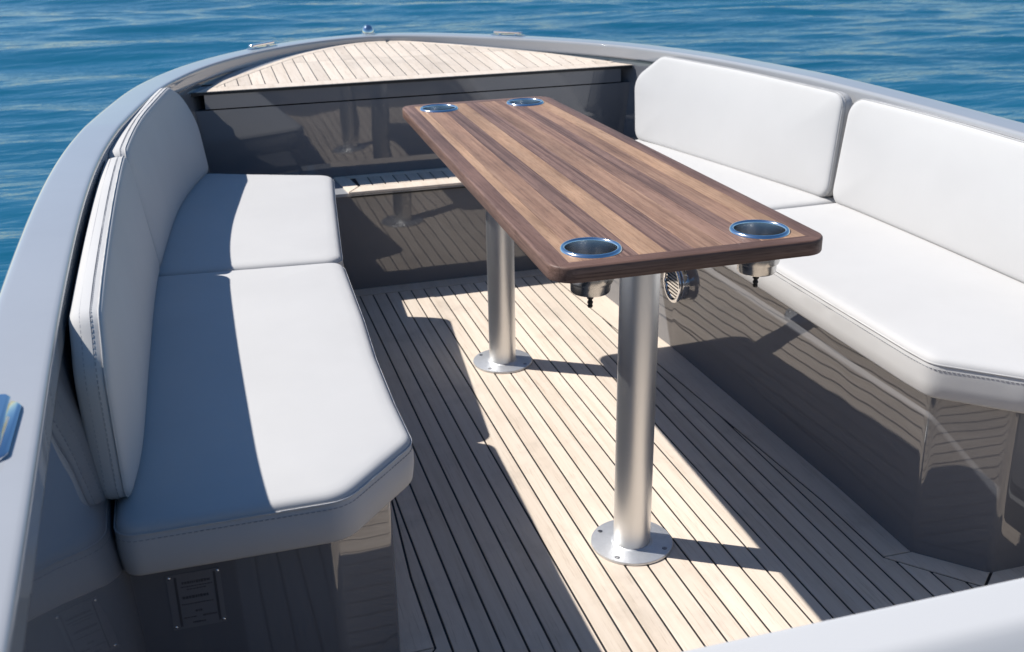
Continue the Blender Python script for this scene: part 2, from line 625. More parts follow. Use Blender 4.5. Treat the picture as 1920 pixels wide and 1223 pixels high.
def build_sea():
    def axis(lo, hi, fine, c0, c1):
        a = [0.0]
        s = fine
        x = 0.0
        right = []
        while c1 + x < hi:
            s *= 1.06
            x += s
            right.append(c1 + x)
        x = 0.0
        s = fine
        left = []
        while c0 - x > lo:
            s *= 1.06
            x += s
            left.append(c0 - x)
        mid = list(np.arange(c0, c1 + 1e-6, fine))
        return np.array(left[::-1] + mid + right)
    xs = axis(-6000, 6000, 0.062, -8.0, 13.0)
    ys = axis(-6000, 9000, 0.062, 0.0, 20.0)
    X, Y = np.meshgrid(xs, ys)
    sp = np.maximum(np.gradient(xs)[None, :], np.gradient(ys)[:, None])
    Z = np.zeros_like(X)
    wind = math.radians(80)
    for i in range(150):
        lam = 0.22 * (3.6 / 0.22) ** (rng.random() ** 1.1)
        th = wind + rng.normal(0, 0.27)
        k = 2 * math.pi / lam
        amp = 0.0029 * lam ** 1.0
        ph = rng.random() * 6.283
        fade = np.clip((lam / sp - 2.4) / 2.0, 0, 1)
        arg = k * (X * math.cos(th) + Y * math.sin(th)) + ph
        # gusts: the shorter waves come and go in patches
        kx, ky = 2 * math.pi / (7.0 * lam + 1.2), 2 * math.pi / (4.0 * lam + 0.8)
        gust = 0.6 + 0.4 * np.sin(kx * X + ky * Y * 0.6 + ph * 3) * np.sin(ky * Y - kx * 0.4 * X + ph * 7)
        Z += fade * amp * gust * (np.cos(arg) + 0.2 * np.cos(2 * arg))
    Z += SEA_Z
    nx, ny = len(xs), len(ys)
    V = np.stack([X, Y, Z], -1).reshape(-1, 3)
    idx = np.arange(nx * ny).reshape(ny, nx)
    Fq = np.stack([idx[:-1, :-1], idx[:-1, 1:], idx[1:, 1:], idx[1:, :-1]], -1).reshape(-1, 4)
    me = bpy.data.meshes.new("sea_water")
    me.vertices.add(len(V))
    me.vertices.foreach_set('co', V.astype(np.float32).ravel())
    me.loops.add(Fq.size)
    me.loops.foreach_set('vertex_index', Fq.astype(np.int32).ravel())
    me.polygons.add(len(Fq))
    me.polygons.foreach_set('loop_start', np.arange(0, Fq.size, 4, dtype=np.int32))
    me.update(calc_edges=True)
    me.shade_smooth()
    me.materials.append(WATER)
    o = bpy.data.objects.new("sea_water", me)
    COL.objects.link(o)
    o["kind"] = "structure"
    return o


build_sea()

# ------------------------------------------------------------------ the boat
boat = empty("motor_boat", (0, 0, 0), "grey motor boat with teak foredeck and open bow cockpit on blue water", "boat")

RAIL_Z = 0.735
INNER = [(-0.90, -2.9), (-0.915, -2.2), (-0.932, -1.5), (-0.940, -1.13), (-0.951, -0.80), (-0.962, -0.5), (-0.968, -0.2), (-0.971, 0.2),
         (-0.964, 0.51), (-0.949, 0.745), (-0.900, 1.13), (-0.815, 1.63), (-0.698, 1.93), (-0.571, 2.140), (-0.432, 2.298),
         (-0.30, 2.408), (-0.165, 2.485), (0.0, 2.512), (0.190, 2.405), (0.346, 2.275), (0.531, 2.100), (0.660, 1.950),
         (0.772, 1.790), (0.842, 1.590), (0.915, 1.17), (0.945, 0.841), (0.968, 0.6), (0.978, 0.3), (0.984, 0.0),
         (0.975, -0.5), (0.955, -1.1), (0.935, -1.8), (0.90, -2.9)]
inner = resample_open(catmull(INNER, 12), 420, 70)


def offset_curve(P, o):
    """positive o = outboard"""
    T = np.gradient(P, axis=0)
    T /= np.linalg.norm(T, axis=1, keepdims=True)
    n = np.stack([-T[:, 1], T[:, 0]], 1)      # path runs port aft -> bow -> starboard aft: left is outboard
    return P + n * (o if np.ndim(o) == 0 else np.asarray(o)[:, None])


def rail_drop(y):
    """the sheer falls a little towards the stem"""
    return np.interp(y, [-3, 0.9, 1.7, 2.5], [0.0, 0.0, -0.018, -0.023])


def sweep(P, prof):
    rings = []
    drop = rail_drop(P[:, 1])
    for o, z in prof:
        Q = offset_curve(P, o)
        rings.append([(x, y, z + (d if z > 0.5 else 0.0)) for (x, y), d in zip(Q, drop)])
    return rings_to_mesh(rings, False)


RW = 0.089
prof = [(0.035, 0.690), (0.006, 0.690), (0.002, 0.6905), (0.0, 0.693), (0.0, 0.697), (0.0, 0.724), (0.0, 0.7285), (0.0015, 0.7325), (0.005, 0.7347),
        (0.010, 0.735), (0.016, 0.7352), (RW - 0.016, 0.7352), (RW - 0.010, 0.735), (RW - 0.004, 0.7335), (RW, 0.729), (RW + 0.001, 0.722), (RW + 0.001, 0.64)]
v, f = sweep(inner, prof)
mesh_obj("gunwale", v, f, GEL_LIT, boat, 40)

# inner side liner behind the cushions
liner = [(0.036, 0.692), (0.010, 0.692), (0.006, 0.688), (-0.006, 0.60), (-0.021, 0.44), (-0.033, 0.34), (-0.040, 0.19), (-0.060, -0.01)]
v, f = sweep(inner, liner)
mesh_obj("side_liner", v, f, GEL_SHADED, boat, 30)

# outer hull below the gunwale
outer = offset_curve(inner, RW)
rings = []
for z, sx, sy, dy in ((0.65, 1.0, 1.0, 0), (0.60, 0.995, 0.997, 0), (0.35, 0.97, 0.975, 0), (0.05, 0.93, 0.94, 0), (-0.20, 0.86, 0.90, 0), (-0.42, 0.55, 0.80, 0), (-0.58, 0.03, 0.66, 0)):
    rings.append([(x * sx, (y + 2.9) * sy - 2.9, z - (0.03 if z > 0.5 else 0.0)) for x, y in outer])
v, f = rings_to_mesh(rings, False)
n = len(outer)
trans = [a * n for a in range(len(rings))] + [a * n + n - 1 for a in range(len(rings) - 1, -1, -1)]
f.append(tuple(trans))
mesh_obj("hull", v, f, GEL_LIT, boat, 40)

PITCH_W = 0.0432
SEAM = 0.0023

# ---- cockpit floor
floor = mesh_obj("cockpit_floor", *(lambda p: rings_to_mesh([[(x, y, -0.02) for x, y in p], [(x, y, -0.0022) for x, y in p]], True, True, True))(
    [(-0.85, -2.8), (0.85, -2.8), (0.85, -0.2), (0.60, 1.60), (-0.60, 1.60), (-0.85, -0.2)]), CAULK, boat)

BASE_S = [(0.445, 1.567), (0.497, 0.787), (0.521, -0.060), (0.521, -0.319), (0.622, -0.428)]
BASE_P = [(-0.43, 1.567), (-0.482, 0.787), (-0.515, -0.100), (-0.521, -0.319), (-0.628, -0.428)]
IN_R = [(0.36, 1.505), (0.388, 1.086), (0.459, -0.096), (0.460, -0.318), (0.585, -0.462), (0.78, -0.490)]
Y_MIN = -2.75


IN_S = [(x - SEAM, y - SEAM) for x, y in IN_R]


def y_hi(ax):
    if ax <= IN_S[0][0]:
        return IN_S[0][1]
    for (x0, y0), (x1, y1) in zip(IN_S[:-1], IN_S[1:]):
        if ax <= x1 + 1e-9:
            return y0 + (y1 - y0) * (ax - x0) / max(1e-6, x1 - x0)
    return IN_S[-1][1]


for j in range(-18, 18):
    x0, x1 = j * PITCH_W + SEAM, (j + 1) * PITCH_W - SEAM
    if max(abs(x0), abs(x1)) > 0.78:
        continue
    bps = [x0] + sorted(s * p[0] for p in IN_S for s in (1, -1) if x0 + 2e-4 < s * p[0] < x1 - 2e-4) + [x1]
    top = [(x, y_hi(abs(x))) for x in bps]
    poly = [(x0, Y_MIN), (x1, Y_MIN)] + top[::-1]
    prism(poly, -0.012, 0.0, 0.0006, "plank", TEAK, floor)

# margin boards
prism([(-0.358, 1.505 + SEAM), (0.358, 1.505 + SEAM), (0.43, 1.575), (-0.43, 1.575)], -0.012, 0.0003, 0.0006, "margin_board", TEAK, floor)
for sgn, B in ((1, BASE_S), (-1, BASE_P)):
    inn = [(sgn * (x + SEAM), y) for x, y in IN_R]
    out = [(x + sgn * 0.01, y) for x, y in B]
    g = 0.0016
    prism([(inn[0][0], 1.503), inn[1], inn[2], (inn[3][0], inn[3][1] + g), (out[3][0], out[3][1] + g), out[2], out[1], (out[0][0], 1.567)], -0.012, 0.0004, 0.0006, "margin_board", TEAK, floor)
    prism([(inn[3][0], inn[3][1] - g), (out[3][0], out[3][1] - g), (out[4][0] - sgn * 0.004, out[4][1] + 0.004), (inn[4][0] - sgn * 0.002, inn[4][1] + 0.0022)], -0.012, 0.0004, 0.0006, "margin_board", TEAK, floor)
    prism([(inn[4][0] + sgn * 0.002, inn[4][1] - 0.0012), (out[4][0] + sgn * 0.002, out[4][1] + 0.002), (sgn * 0.86, -0.424), (sgn * 0.86, -0.499)], -0.012, 0.0004, 0.0006, "margin_board", TEAK, floor)

# ---- seat bases
BASE_TOP = 0.362
for sgn, B in ((1, BASE_S), (-1, BASE_P)):
    poly = [(sgn * 0.43, 1.80)] + list(B) + [(sgn * 0.93, -0.432), (sgn * 0.93, 0.9), (sgn * 0.72, 1.80)]
    rad = [0, 0, 0.4, 0.6, 0.028, 0.028, 0, 0, 0]
    pf = ccw(fillet(poly, rad, 8, 0.006))
    P = np.array(pf)
    nrm = inward_normals(pf)
    rings = [[(x, y, -0.005) for x, y in P], [(x, y, BASE_TOP - 0.012) for x, y in P], [(x, y, BASE_TOP - 0.006) for x, y in P]]
    for ins, z in ((0.0018, -0.0018), (0.006, 0.0), (0.012, 0.0)):
        Q = P + nrm * ins
        rings.append([(x, y, BASE_TOP + z) for x, y in Q])
    v, f = rings_to_mesh(rings, True, False, True)
    mesh_obj("seat_base", v, f, GEL_SHADED, boat, 35)

# ---- bow wall, bench, foredeck
WALL_Y, BENCH_Y, BENCH_Z = 1.775, 1.568, 0.326
v, f = box((0, (BENCH_Y + 1.83) / 2, (BENCH_Z - 0.002) / 2), (0.98, 1.83 - BENCH_Y, BENCH_Z - 0.002))
mesh_obj("bow_step_wall", v, f, GEL_SHADED, boat)
bench = mesh_obj("bow_bench", *box((0, (1.560 + 1.776) / 2, BENCH_Z + 0.005), (0.96, 1.776 - 1.560, 0.010)), GEL_LIT, boat)
prism([(-0.303, 1.558), (0.303, 1.558), (0.328, 1.772), (-0.328, 1.772)], BENCH_Z + 0.004, BENCH_Z + 0.0112, 0.0, "caulk_sheet", CAULK, bench)
v, f = box((0, 1.5655, BENCH_Z - 0.003), (0.60, 0.010, 0.007))
mesh_obj("bench_edge_seal", v, f, RUBBER, bench)
zt, zb = BENCH_Z + 0.0145, BENCH_Z + 0.006
YF, YI, YB = 1.5555, 1.622, 1.742
prism([(-0.304, YF), (0.304, YF), (0.262, YI), (-0.262, YI)], zb, zt, 0.001, "margin_board", TEAK, bench)
prism([(-0.275, YB), (0.275, YB), (0.326, 1.772), (-0.326, 1.772)], zb, zt, 0.001, "margin_board", TEAK, bench)
for s in (1, -1):
    prism([(s * 0.3065, YF + 0.002), (s * 0.2655, YI + 0.001), (s * 0.2775, YB - 0.002), (s * 0.329, 1.7695)], zb, zt, 0.001, "margin_board", TEAK, bench)
for j in range(-7, 7):
    x0, x1 = j * PITCH_W + 0.0020, (j + 1) * PITCH_W - 0.0020
    x0, x1 = max(x0, -0.260), min(x1, 0.260)
    if x1 - x0 < 0.012:
        continue
    prism([(x0, YI + 0.003), (x1, YI + 0.003), (x1, YB - 0.003), (x0, YB - 0.003)], zb, zt - 0.0003, 0.0006, "plank", TEAK, bench)

# wall above the bench
DECK0 = 0.655
DECK_S = 0.054


def deck_z(y):
    return DECK0 + DECK_S * (y - WALL_Y)


GROOVE = 0.5935
v, f = box((0, WALL_Y + 0.02, (0.20 + GROOVE) / 2), (1.70, 0.04, GROOVE - 0.20))
mesh_obj("bow_wall", v, f, GEL_SHADED, boat)
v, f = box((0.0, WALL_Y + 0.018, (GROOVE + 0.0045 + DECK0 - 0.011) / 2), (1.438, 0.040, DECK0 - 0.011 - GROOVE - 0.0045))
mesh_obj("wall_panel", v, f, GEL_SHADED, boat)
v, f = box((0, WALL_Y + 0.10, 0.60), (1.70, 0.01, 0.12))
mesh_obj("slot_shade_sheet", v, f, BLACKP, boat)  # black sheet standing in for the shade inside the end slots
deckP = [p for p in offset_curve(inner, 0.030)]
deckP = [tuple(p) for p in deckP if p[1] > WALL_Y - 0.002]
deckP = [(deckP[0][0], WALL_Y - 0.004)] + deckP + [(deckP[-1][0], WALL_Y - 0.004)]
P = np.array(ccw(deckP))
rings = [[(x, y, deck_z(y) - 0.010) for x, y in P], [(x, y, deck_z(y) - 0.0035) for x, y in P]]
v, f = rings_to_mesh(rings, True, True, True)
foredeck = mesh_obj("foredeck", v, f, GEL_LIT, boat)
v, f = box((0, WALL_Y - 0.001, DECK0 - 0.006), (1.52, 0.014, 0.0085))
mesh_obj("deck_edge_seal", v, f, RUBBER, boat)

# teak on the foredeck
EDGE = [(-0.742, 1.778), (-0.647, 1.926), (-0.549, 2.062), (-0.372, 2.282), (-0.275, 2.366), (-0.178, 2.430), (-0.07, 2.468), (0.03, 2.468),
        (0.180, 2.375), (0.355, 2.232), (0.525, 2.072), (0.652, 1.922), (0.765, 1.778)]
edge = resample_open(catmull(EDGE, 12), 160, 6)
edge_in = offset_curve(edge, -0.028)


def sheet(poly, zoff0, zoff1, name, mat, parent, bev=0.0006):
    p = ccw([tuple(map(float, q)) for q in poly])
    nrm = inward_normals(p)
    P = np.array(p)
    Q = P + nrm * bev
    rings = [[(x, y, deck_z(y) + zoff0) for x, y in P], [(x, y, deck_z(y) + zoff1 - bev) for x, y in P], [(x, y, deck_z(y) + zoff1) for x, y in Q]]
    v, f = rings_to_mesh(rings, True, True, True)
    return mesh_obj(name, v, f, mat, parent, 30)


sheet([tuple(p) for p in offset_curve(edge, -0.002)] , -0.004, -0.0012, "caulk_sheet", CAULK, foredeck, 0.0002)
FRONT_IN = WALL_Y - 0.004 + 0.058
SPLIT = 2.148
ml = edge[(edge[:, 0] < 0.008)]
mi = edge_in[:len(ml)]
sel_l = [i for i in range(len(ml)) if edge[i][1] > FRONT_IN + 0.002]
sel_r = [i for i in range(len(ml), len(edge)) if edge[i][1] > FRONT_IN + 0.002]
# margin boards round the edge, in lengths
for sel in (sel_l, sel_r):
    k = 3
    for a in range(k):
        s = sel[a * len(sel) // k: (a + 1) * len(sel) // k + (1 if a < k - 1 else 0)]
        poly = [tuple(edge[i]) for i in s] + [(q[0], max(q[1], FRONT_IN + 0.0005)) for q in (edge_in[i] + 0.06 * (edge[i] - edge_in[i]) for i in s[::-1])]
        if len(s) > 2:
            sheet(poly, -0.003, 0.0, "margin_board", TEAK, foredeck)
sheet([(-0.742, WALL_Y - 0.004), (0.765, WALL_Y - 0.004), (edge[sel_r[-1]][0], FRONT_IN - 0.0012), (edge[sel_l[0]][0], FRONT_IN - 0.0012)], -0.003, 0.0002, "margin_board", TEAK, foredeck)
ex = edge_in[:, 0]
ey = edge_in[:, 1]
G2 = 0.0016
for j in range(-16, 18):
    x0, x1 = j * PITCH_W + G2, (j + 1) * PITCH_W - G2
    xs = np.linspace(x0, x1, 25)
    yt = np.interp(xs, ex, ey) - 0.001
    keep = yt > FRONT_IN + 0.003
    if keep.sum() < 4:
        continue
    xs, yt = xs[keep], yt[keep]
    x0, x1 = xs[0], xs[-1]
    y0 = FRONT_IN + 0.001
    if yt.min() > SPLIT + 0.015:
        sheet([(x0, y0), (x1, y0), (x1, SPLIT - 0.0012), (x0, SPLIT - 0.0012)], -0.003, 0.0, "plank", TEAK, foredeck)
        y0 = SPLIT + 0.0012
    sheet([(x0, y0), (x1, y0)] + [(x, y) for x, y in zip(xs[::-1], yt[::-1])], -0.003, 0.0, "plank", TEAK, foredeck)


# ------------------------------------------------------------------ cushions
def cushion(name, outline, mapper, spine, thick, label, crown=0.010, group=None, two_seams=False, edge_r=0.014, stitch_from=0):
    """outline: closed ccw 2-D polygon (rounded); mapper(p2[N,2], w[N]) -> xyz with w=0 on the show face, w growing
    towards the back; spine: two 2-D points the crown runs between."""
    O = resample_closed(outline, 0.010)
    nrm = inward_normals([tuple(p) for p in O])
    # soften normals so insets stay clean
    for _ in range(3):
        nrm = 0.25 * np.roll(nrm, 1, 0) + 0.5 * nrm + 0.25 * np.roll(nrm, -1, 0)
    nrm /= np.linalg.norm(nrm, axis=1, keepdims=True)
    S0, S1 = np.array(spine[0], float), np.array(spine[1], float)
    d = S1 - S0
    wob = np.cumsum(rng.normal(0, 1, len(O)))
    wob -= np.linspace(0, wob[-1], len(O))
    for _ in range(40):
        wob = 0.25 * np.roll(wob, 1) + 0.5 * wob + 0.25 * np.roll(wob, -1)
    wob = wob / (np.abs(wob).max() + 1e-9) * 0.0013

    def ring(ins, w):
        Q = O + nrm * ins
        return mapper(Q, np.full(len(O), w) if np.ndim(w) == 0 else w)
    rings = []
    er = edge_r
    # back rim to show face
    rings.append(ring(0.012, thick))
    rings.append(ring(0.004, thick - 0.001))
    rings.append(ring(0.0005, thick - 0.006))
    rings.append(ring(-0.0015 + wob, thick * 0.62) if False else mapper(O + nrm * (-0.0022 + wob)[:, None], np.full(len(O), thick * 0.62)))
    rings.append(mapper(O + nrm * (-0.0022 + wob)[:, None], np.full(len(O), thick * 0.40)))
    pk = rng.normal(0, 1, len(O))
    for _ in range(2):
        pk = 0.25 * np.roll(pk, 1) + 0.5 * pk + 0.25 * np.roll(pk, -1)
    pk *= 0.0007
    rings.append(mapper(O + nrm * (-0.0012 + pk)[:, None], np.full(len(O), er + 0.012)))
    rings.append(ring(-0.0005, er + 0.004))
    rings.append(ring(0.0010, er))
    rings.append(ring(0.0014, er - 0.003))
    rings.append(ring(0.0036, er * 0.42))
    rings.append(ring(0.0090, er * 0.16))
    rings.append(mapper(O + nrm * 0.0160, 0.0 + pk * 0.5))
    base = O + nrm * 0.016
    t = np.clip(((base - S0) @ d) / (d @ d), 0, 1)
    S = S0 + t[:, None] * d
    for k in (0.08, 0.18, 0.32, 0.5, 0.72, 0.9, 1.0):
        Q = base * (1 - k) + S * k
        rings.append(mapper(Q, np.full(len(O), -crown * (1 - (1 - k) ** 2.4))))
    root = empty(name, (0, 0, 0), label, "cushion", group)
    v, f = rings_to_mesh([list(map(tuple, r)) for r in rings], True, True, False)
    cen = np.mean(rings[0], axis=0)
    root.location = tuple(cen)

    def put(o):
        o.parent = root
        o.location = tuple(-cen)
        return o
    put(mesh_obj("cover", v, f, VINYL, None, 60))
    seams = [(er - 0.001, 1)] + ([(thick - 0.006, -1)] if two_seams else [])
    pip = MB()
    thr = MB()
    for w, sg in seams:
        path = ring(-0.0004, w)
        if sg > 0:
            pv, pf = tube_along(path, 0.0015 if not two_seams else 0.0011, 6)
            pip.add(pv, pf)
        row = mapper(O - nrm * 0.0012, np.full(len(O), w + sg * 0.0095))
        seg = np.linalg.norm(np.diff(np.vstack([row, row[:1]]), axis=0), axis=1)
        dist = np.r_[0, np.cumsum(seg)]
        rowc = np.vstack([row, row[:1]])
        L = dist[-1]
        nst = int(L / 0.0082)
        for i in range(nst):
            a = i * L / nst
            b = a + 0.0050
            pa = np.array([np.interp(a, dist, rowc[:, c]) for c in range(3)])
            pb = np.array([np.interp(b, dist, rowc[:, c]) for c in range(3)])
            m = (pa + pb) / 2
            dx = Vector(pb - pa)
            if dx.length < 1e-6:
                continue
            rot = dx.to_track_quat('X', 'Z').to_matrix()
            bv, bf = box(m, (dx.length, 0.0013, 0.0013), rot)
            thr.add(bv, bf)
    put(pip.build("piping", VINYL, None, 60))
    put(thr.build("stitching", THREAD))
    return root


SEAT_Z = 0.445


def seat_map(Q, w):
    return np.c_[Q[:, 0], Q[:, 1], SEAT_Z - w]


TH_SEAT = 0.083
seats = [
    ("seat_cushion", [(-0.463, 0.570), (-0.474, 0.20), (-0.484, 0.0), (-0.487, -0.20), (-0.485, -0.350), (-0.613, -0.490), (-0.934, -0.490), (-0.945, 0.2), (-0.935, 0.608)],
     [0.035, 0, 0, 0, 0.05, 0.06, 0.03, 0, 0.02], [(-0.70, -0.30), (-0.70, 0.42)], "white vinyl port seat cushion nearest the camera, half in shadow"),
    ("seat_cushion", [(-0.462, 0.580), (-0.442, 0.77), (-0.403, 1.13), (-0.372, 1.395), (-0.596, 1.490), (-0.75, 1.560), (-0.800, 1.46), (-0.88, 1.10), (-0.935, 0.618)],
     [0.035, 0, 0, 0.045, 0, 0.03, 0, 0, 0.02], [(-0.68, 0.80), (-0.58, 1.28)], "white vinyl port seat cushion at the bow end beside the teak step"),
    ("seat_cushion", [(0.462, 0.615), (0.474, 0.24), (0.478, -0.05), (0.481, -0.28), (0.486, -0.345), (0.620, -0.470), (0.95, -0.470), (0.955, 0.2), (0.945, 0.627)],
     [0.035, 0, 0, 0, 0.05, 0.06, 0.03, 0, 0.02], [(0.71, -0.28), (0.71, 0.45)], "white vinyl starboard seat cushion nearest the camera with clipped corner"),
    ("seat_cushion", [(0.462, 0.625), (0.440, 0.80), (0.405, 1.13), (0.372, 1.395), (0.56, 1.475), (0.70, 1.545), (0.770, 1.46), (0.87, 1.10), (0.945, 0.637)],
     [0.035, 0, 0, 0.045, 0, 0.03, 0, 0, 0.02], [(0.69, 0.80), (0.58, 1.28)], "white vinyl starboard seat cushion at the bow end, mostly behind the table"),
]
for nm, poly, rad, sp, lab in seats:
    if area2(poly) < 0:
        poly, rad = poly[::-1], rad[::-1]
    cushion(nm, fillet(poly, rad, 8), seat_map, sp, TH_SEAT, lab, crown=0.006, group="seat cushions")

Pb = np.array([(-.60, -.925), (-.46, -.913), (-.308, -.897), (.039, -.889), (.44, -.88), (.66, -.868), (1.217, -.81), (1.559, -.728), (1.75, -.66)])
Pt = np.array([(-.60, -.905), (-.46, -.907), (-.392, -.909), (-.165, -.913), (.343, -.914), (.68, -.907), (1.02, -.883), (1.261, -.85), (1.491, -.813), (1.75, -.76)])
Sb = np.array([(-.60, .906), (-.45, .906), (-.089, .902), (.306, .889), (.64, .865), (.963, .80), (1.213, .745), (1.519, .671), (1.75, .60)])
St = np.array([(-.60, .945), (-.45, .945), (.026, .946), (.343, .937), (.65, .90), (1.08, .842), (1.324, .783), (1.475, .739), (1.75, .64)])


def smooth_fn(T):
    c = catmull(T, 20)

    def fn(y):
        return np.interp(y, c[:, 0], c[:, 1])
    return fn


FN = {'P': (smooth_fn(Pb), smooth_fn(Pt), 0.720), 'S': (smooth_fn(Sb), smooth_fn(St), 0.715)}


def back_map(side):
    fb, ft, ztop = FN[side]
    sg = -1 if side == 'P' else 1

    def X(y, z):
        k = (z - SEAT_Z) / (ztop - SEAT_Z)
        return fb(y) * (1 - k) + ft(y) * k

    def mp(Q, w):
        y = Q[:, 0]
        z = Q[:, 1]
        e = 0.01
        x = X(y, z)
        dxdy = (X(y + e, z) - X(y - e, z)) / (2 * e)
        dxdz = (X(y, z + e) - X(y, z - e)) / (2 * e)
        n = np.stack([np.ones_like(y), -dxdy, -dxdz], 1) * sg
        n /= np.linalg.norm(n, axis=1, keepdims=True)
        return np.stack([x, y, z], 1) + n * w[:, None]
    return mp


ZB = SEAT_Z + 0.003
backs = [
    ('P', [(-0.428, ZB), (0.622, ZB), (0.645, 0.722), (-0.375, 0.722), (-0.438, 0.66)], [0.03, 0.03, 0.035, 0.04, 0.06],
     [(-0.2, 0.575), (0.5, 0.575)], "white vinyl port backrest nearest the camera, front face in shadow"),
    ('P', [(0.632, ZB), (1.560, ZB), (1.632, 0.590), (1.592, 0.678), (1.495, 0.724), (0.656, 0.723)], [0.03, 0.03, 0.09, 0.10, 0.08, 0.035],
     [(0.85, 0.575), (1.45, 0.575)], "white vinyl port backrest at the bow with a rounded forward end"),
    ('S', [(-0.46, ZB), (0.622, ZB), (0.630, 0.728), (-0.40, 0.726)], [0.03, 0.035, 0.05, 0.05],
     [(-0.2, 0.585), (0.45, 0.585)], "sunlit white starboard backrest cut off by the right picture edge"),
    ('S', [(0.640, ZB), (1.525, ZB), (1.585, 0.640), (1.480, 0.727), (0.660, 0.728)], [0.035, 0.045, 0.06, 0.05, 0.04],
     [(0.85, 0.585), (1.38, 0.585)], "sunlit white starboard backrest at the bow with a clipped upper corner"),
]
for side, poly, rad, sp, lab in backs:
    if area2(poly) < 0:
        poly, rad = poly[::-1], rad[::-1]
    cushion("back_cushion", fillet(poly, rad, 10), back_map(side), sp, 0.048, lab, crown=0.008, group="back cushions", two_seams=True, edge_r=0.009)

# ------------------------------------------------------------------ the table
T_H, T_TH = 0.700, 0.027
TC = (0.0, 0.3631)
TL, TWN, TWF = 0.7156, 0.2476, 0.2122
table = empty("table", (0, TC[1], 0), "walnut strip cockpit table on two aluminium pedestals with four cup holders", "table")


def at_table(o):
    o.parent = table
    o.location = (0, -TC[1], 0)
    return o


tabletop = at_table(mesh_obj("tabletop", *box((0, TC[1], T_H - T_TH + 0.003), (0.34, 1.30, 0.004)), WAL_X))

outer_poly = [(-TWN, TC[1] - TL), (TWN, TC[1] - TL), (TWF, TC[1] + TL), (-TWF, TC[1] + TL)]
RAIL = 0.034
RAIL_E = 0.029


def halfw(y, ins=0.0):
    k = (y - (TC[1] - TL)) / (2 * TL)
    return TWN + (TWF - TWN) * k - ins


CORN = 0.042
rounded = fillet(outer_poly, CORN, 12, 0.01)
yn, yf = TC[1] - TL + RAIL_E, TC[1] + TL - RAIL_E
inner_c = [(-halfw(yn, RAIL), yn), (halfw(yn, RAIL), yn), (halfw(yf, RAIL), yf), (-halfw(yf, RAIL), yf)]
per = len(rounded) // 4
mids = [i * per + per // 2 for i in range(4)]
edge_prof = [(0.003, -T_TH), (0.0008, -T_TH + 0.0008), (0.0, -T_TH + 0.003), (0.0, -0.0045), (0.0006, -0.0020), (0.0018, -0.0007), (0.0042, 0.0)]
RN = inward_normals(rounded)
for s in range(4):
    i0, i1 = mids[s], mids[(s + 1) % 4]
    idx = list(range(i0, i1 + 1)) if i1 > i0 else list(range(i0, len(rounded))) + list(range(0, i1 + 1))
    pts = [np.array(rounded[i]) for i in idx]
    nr = [RN[i] for i in idx]
    a, b = np.array(inner_c[s]), np.array(inner_c[(s + 1) % 4])
    gap = 0.0003
    dirv = (b - a) / np.linalg.norm(b - a)
    pts = [p + dirv * gap if k == 0 else (p - dirv * gap if k == len(pts) - 1 else p) for k, p in enumerate(pts)]
    inn = [b - dirv * gap, a + dirv * gap]
    rings = []
    for ins, z in edge_prof:
        rings.append([(*(p + n_ * ins), T_H + z) for p, n_ in zip(pts, nr)] + [(*q, T_H + z) for q in inn])
    v, f = rings_to_mesh(rings, True, True, True)
    o = mesh_obj("edge_rail", v, f, WAL_X if s % 2 == 0 else WAL['r'], tabletop, 40)

CUP = [(-0.1549, -0.6313), (0.1549, -0.6313), (0.1216, 0.6313), (-0.1216, 0.6313)]
tones = ['l', 't', 'd', 'l', 'd', 't', 'm', 'd', 't', 'l']
cum = np.array([0.0, 0.055, 0.180, 0.285, 0.400, 0.515, 0.640, 0.720, 0.805, 0.905, 1.0])
cutters = []
for cx, cy in CUP:
    v, f = lathe([(0.0455, -0.05), (0.0455, 0.02)], (cx, cy + TC[1], T_H), 40)
    cutters.append(mesh_obj("cutter", v, f, None))
for i, tn in enumerate(tones):
    g = 0.00022
    a0, a1 = cum[i] * 2 - 1, cum[i + 1] * 2 - 1
    quad = [(a0 * halfw(yn, RAIL) + g, yn + g), (a1 * halfw(yn, RAIL) - g, yn + g), (a1 * halfw(yf, RAIL) - g, yf - g), (a0 * halfw(yf, RAIL) + g, yf - g)]
    o = prism(quad, T_H - T_TH + 0.0055, T_H - 0.0001, 0.0003, "stave", WAL[tn], tabletop, 30)
    hit = False
    for (cx, cy), cu in zip(CUP, cutters):
        ycup = cy + TC[1]
        hw = halfw(ycup, RAIL)
        if a0 * hw < cx + 0.047 and a1 * hw > cx - 0.047:
            md = o.modifiers.new("hole", 'BOOLEAN')
            md.operation = 'DIFFERENCE'
            md.solver = 'EXACT'
            md.object = cu
            hit = True
    if hit:
        dg = bpy.context.evaluated_depsgraph_get()
        me = bpy.data.meshes.new_from_object(o.evaluated_get(dg))
        o.modifiers.clear()
        o.data = me
md = tabletop.modifiers
for cu in cutters:
    m_ = tabletop.modifiers.new("hole", 'BOOLEAN')
    m_.operation = 'DIFFERENCE'
    m_.solver = 'EXACT'
    m_.object = cu
dg = bpy.context.evaluated_depsgraph_get()
me = bpy.data.meshes.new_from_object(tabletop.evaluated_get(dg))
tabletop.modifiers.clear()
tabletop.data = me
for cu in cutters:
    bpy.data.objects.remove(cu)

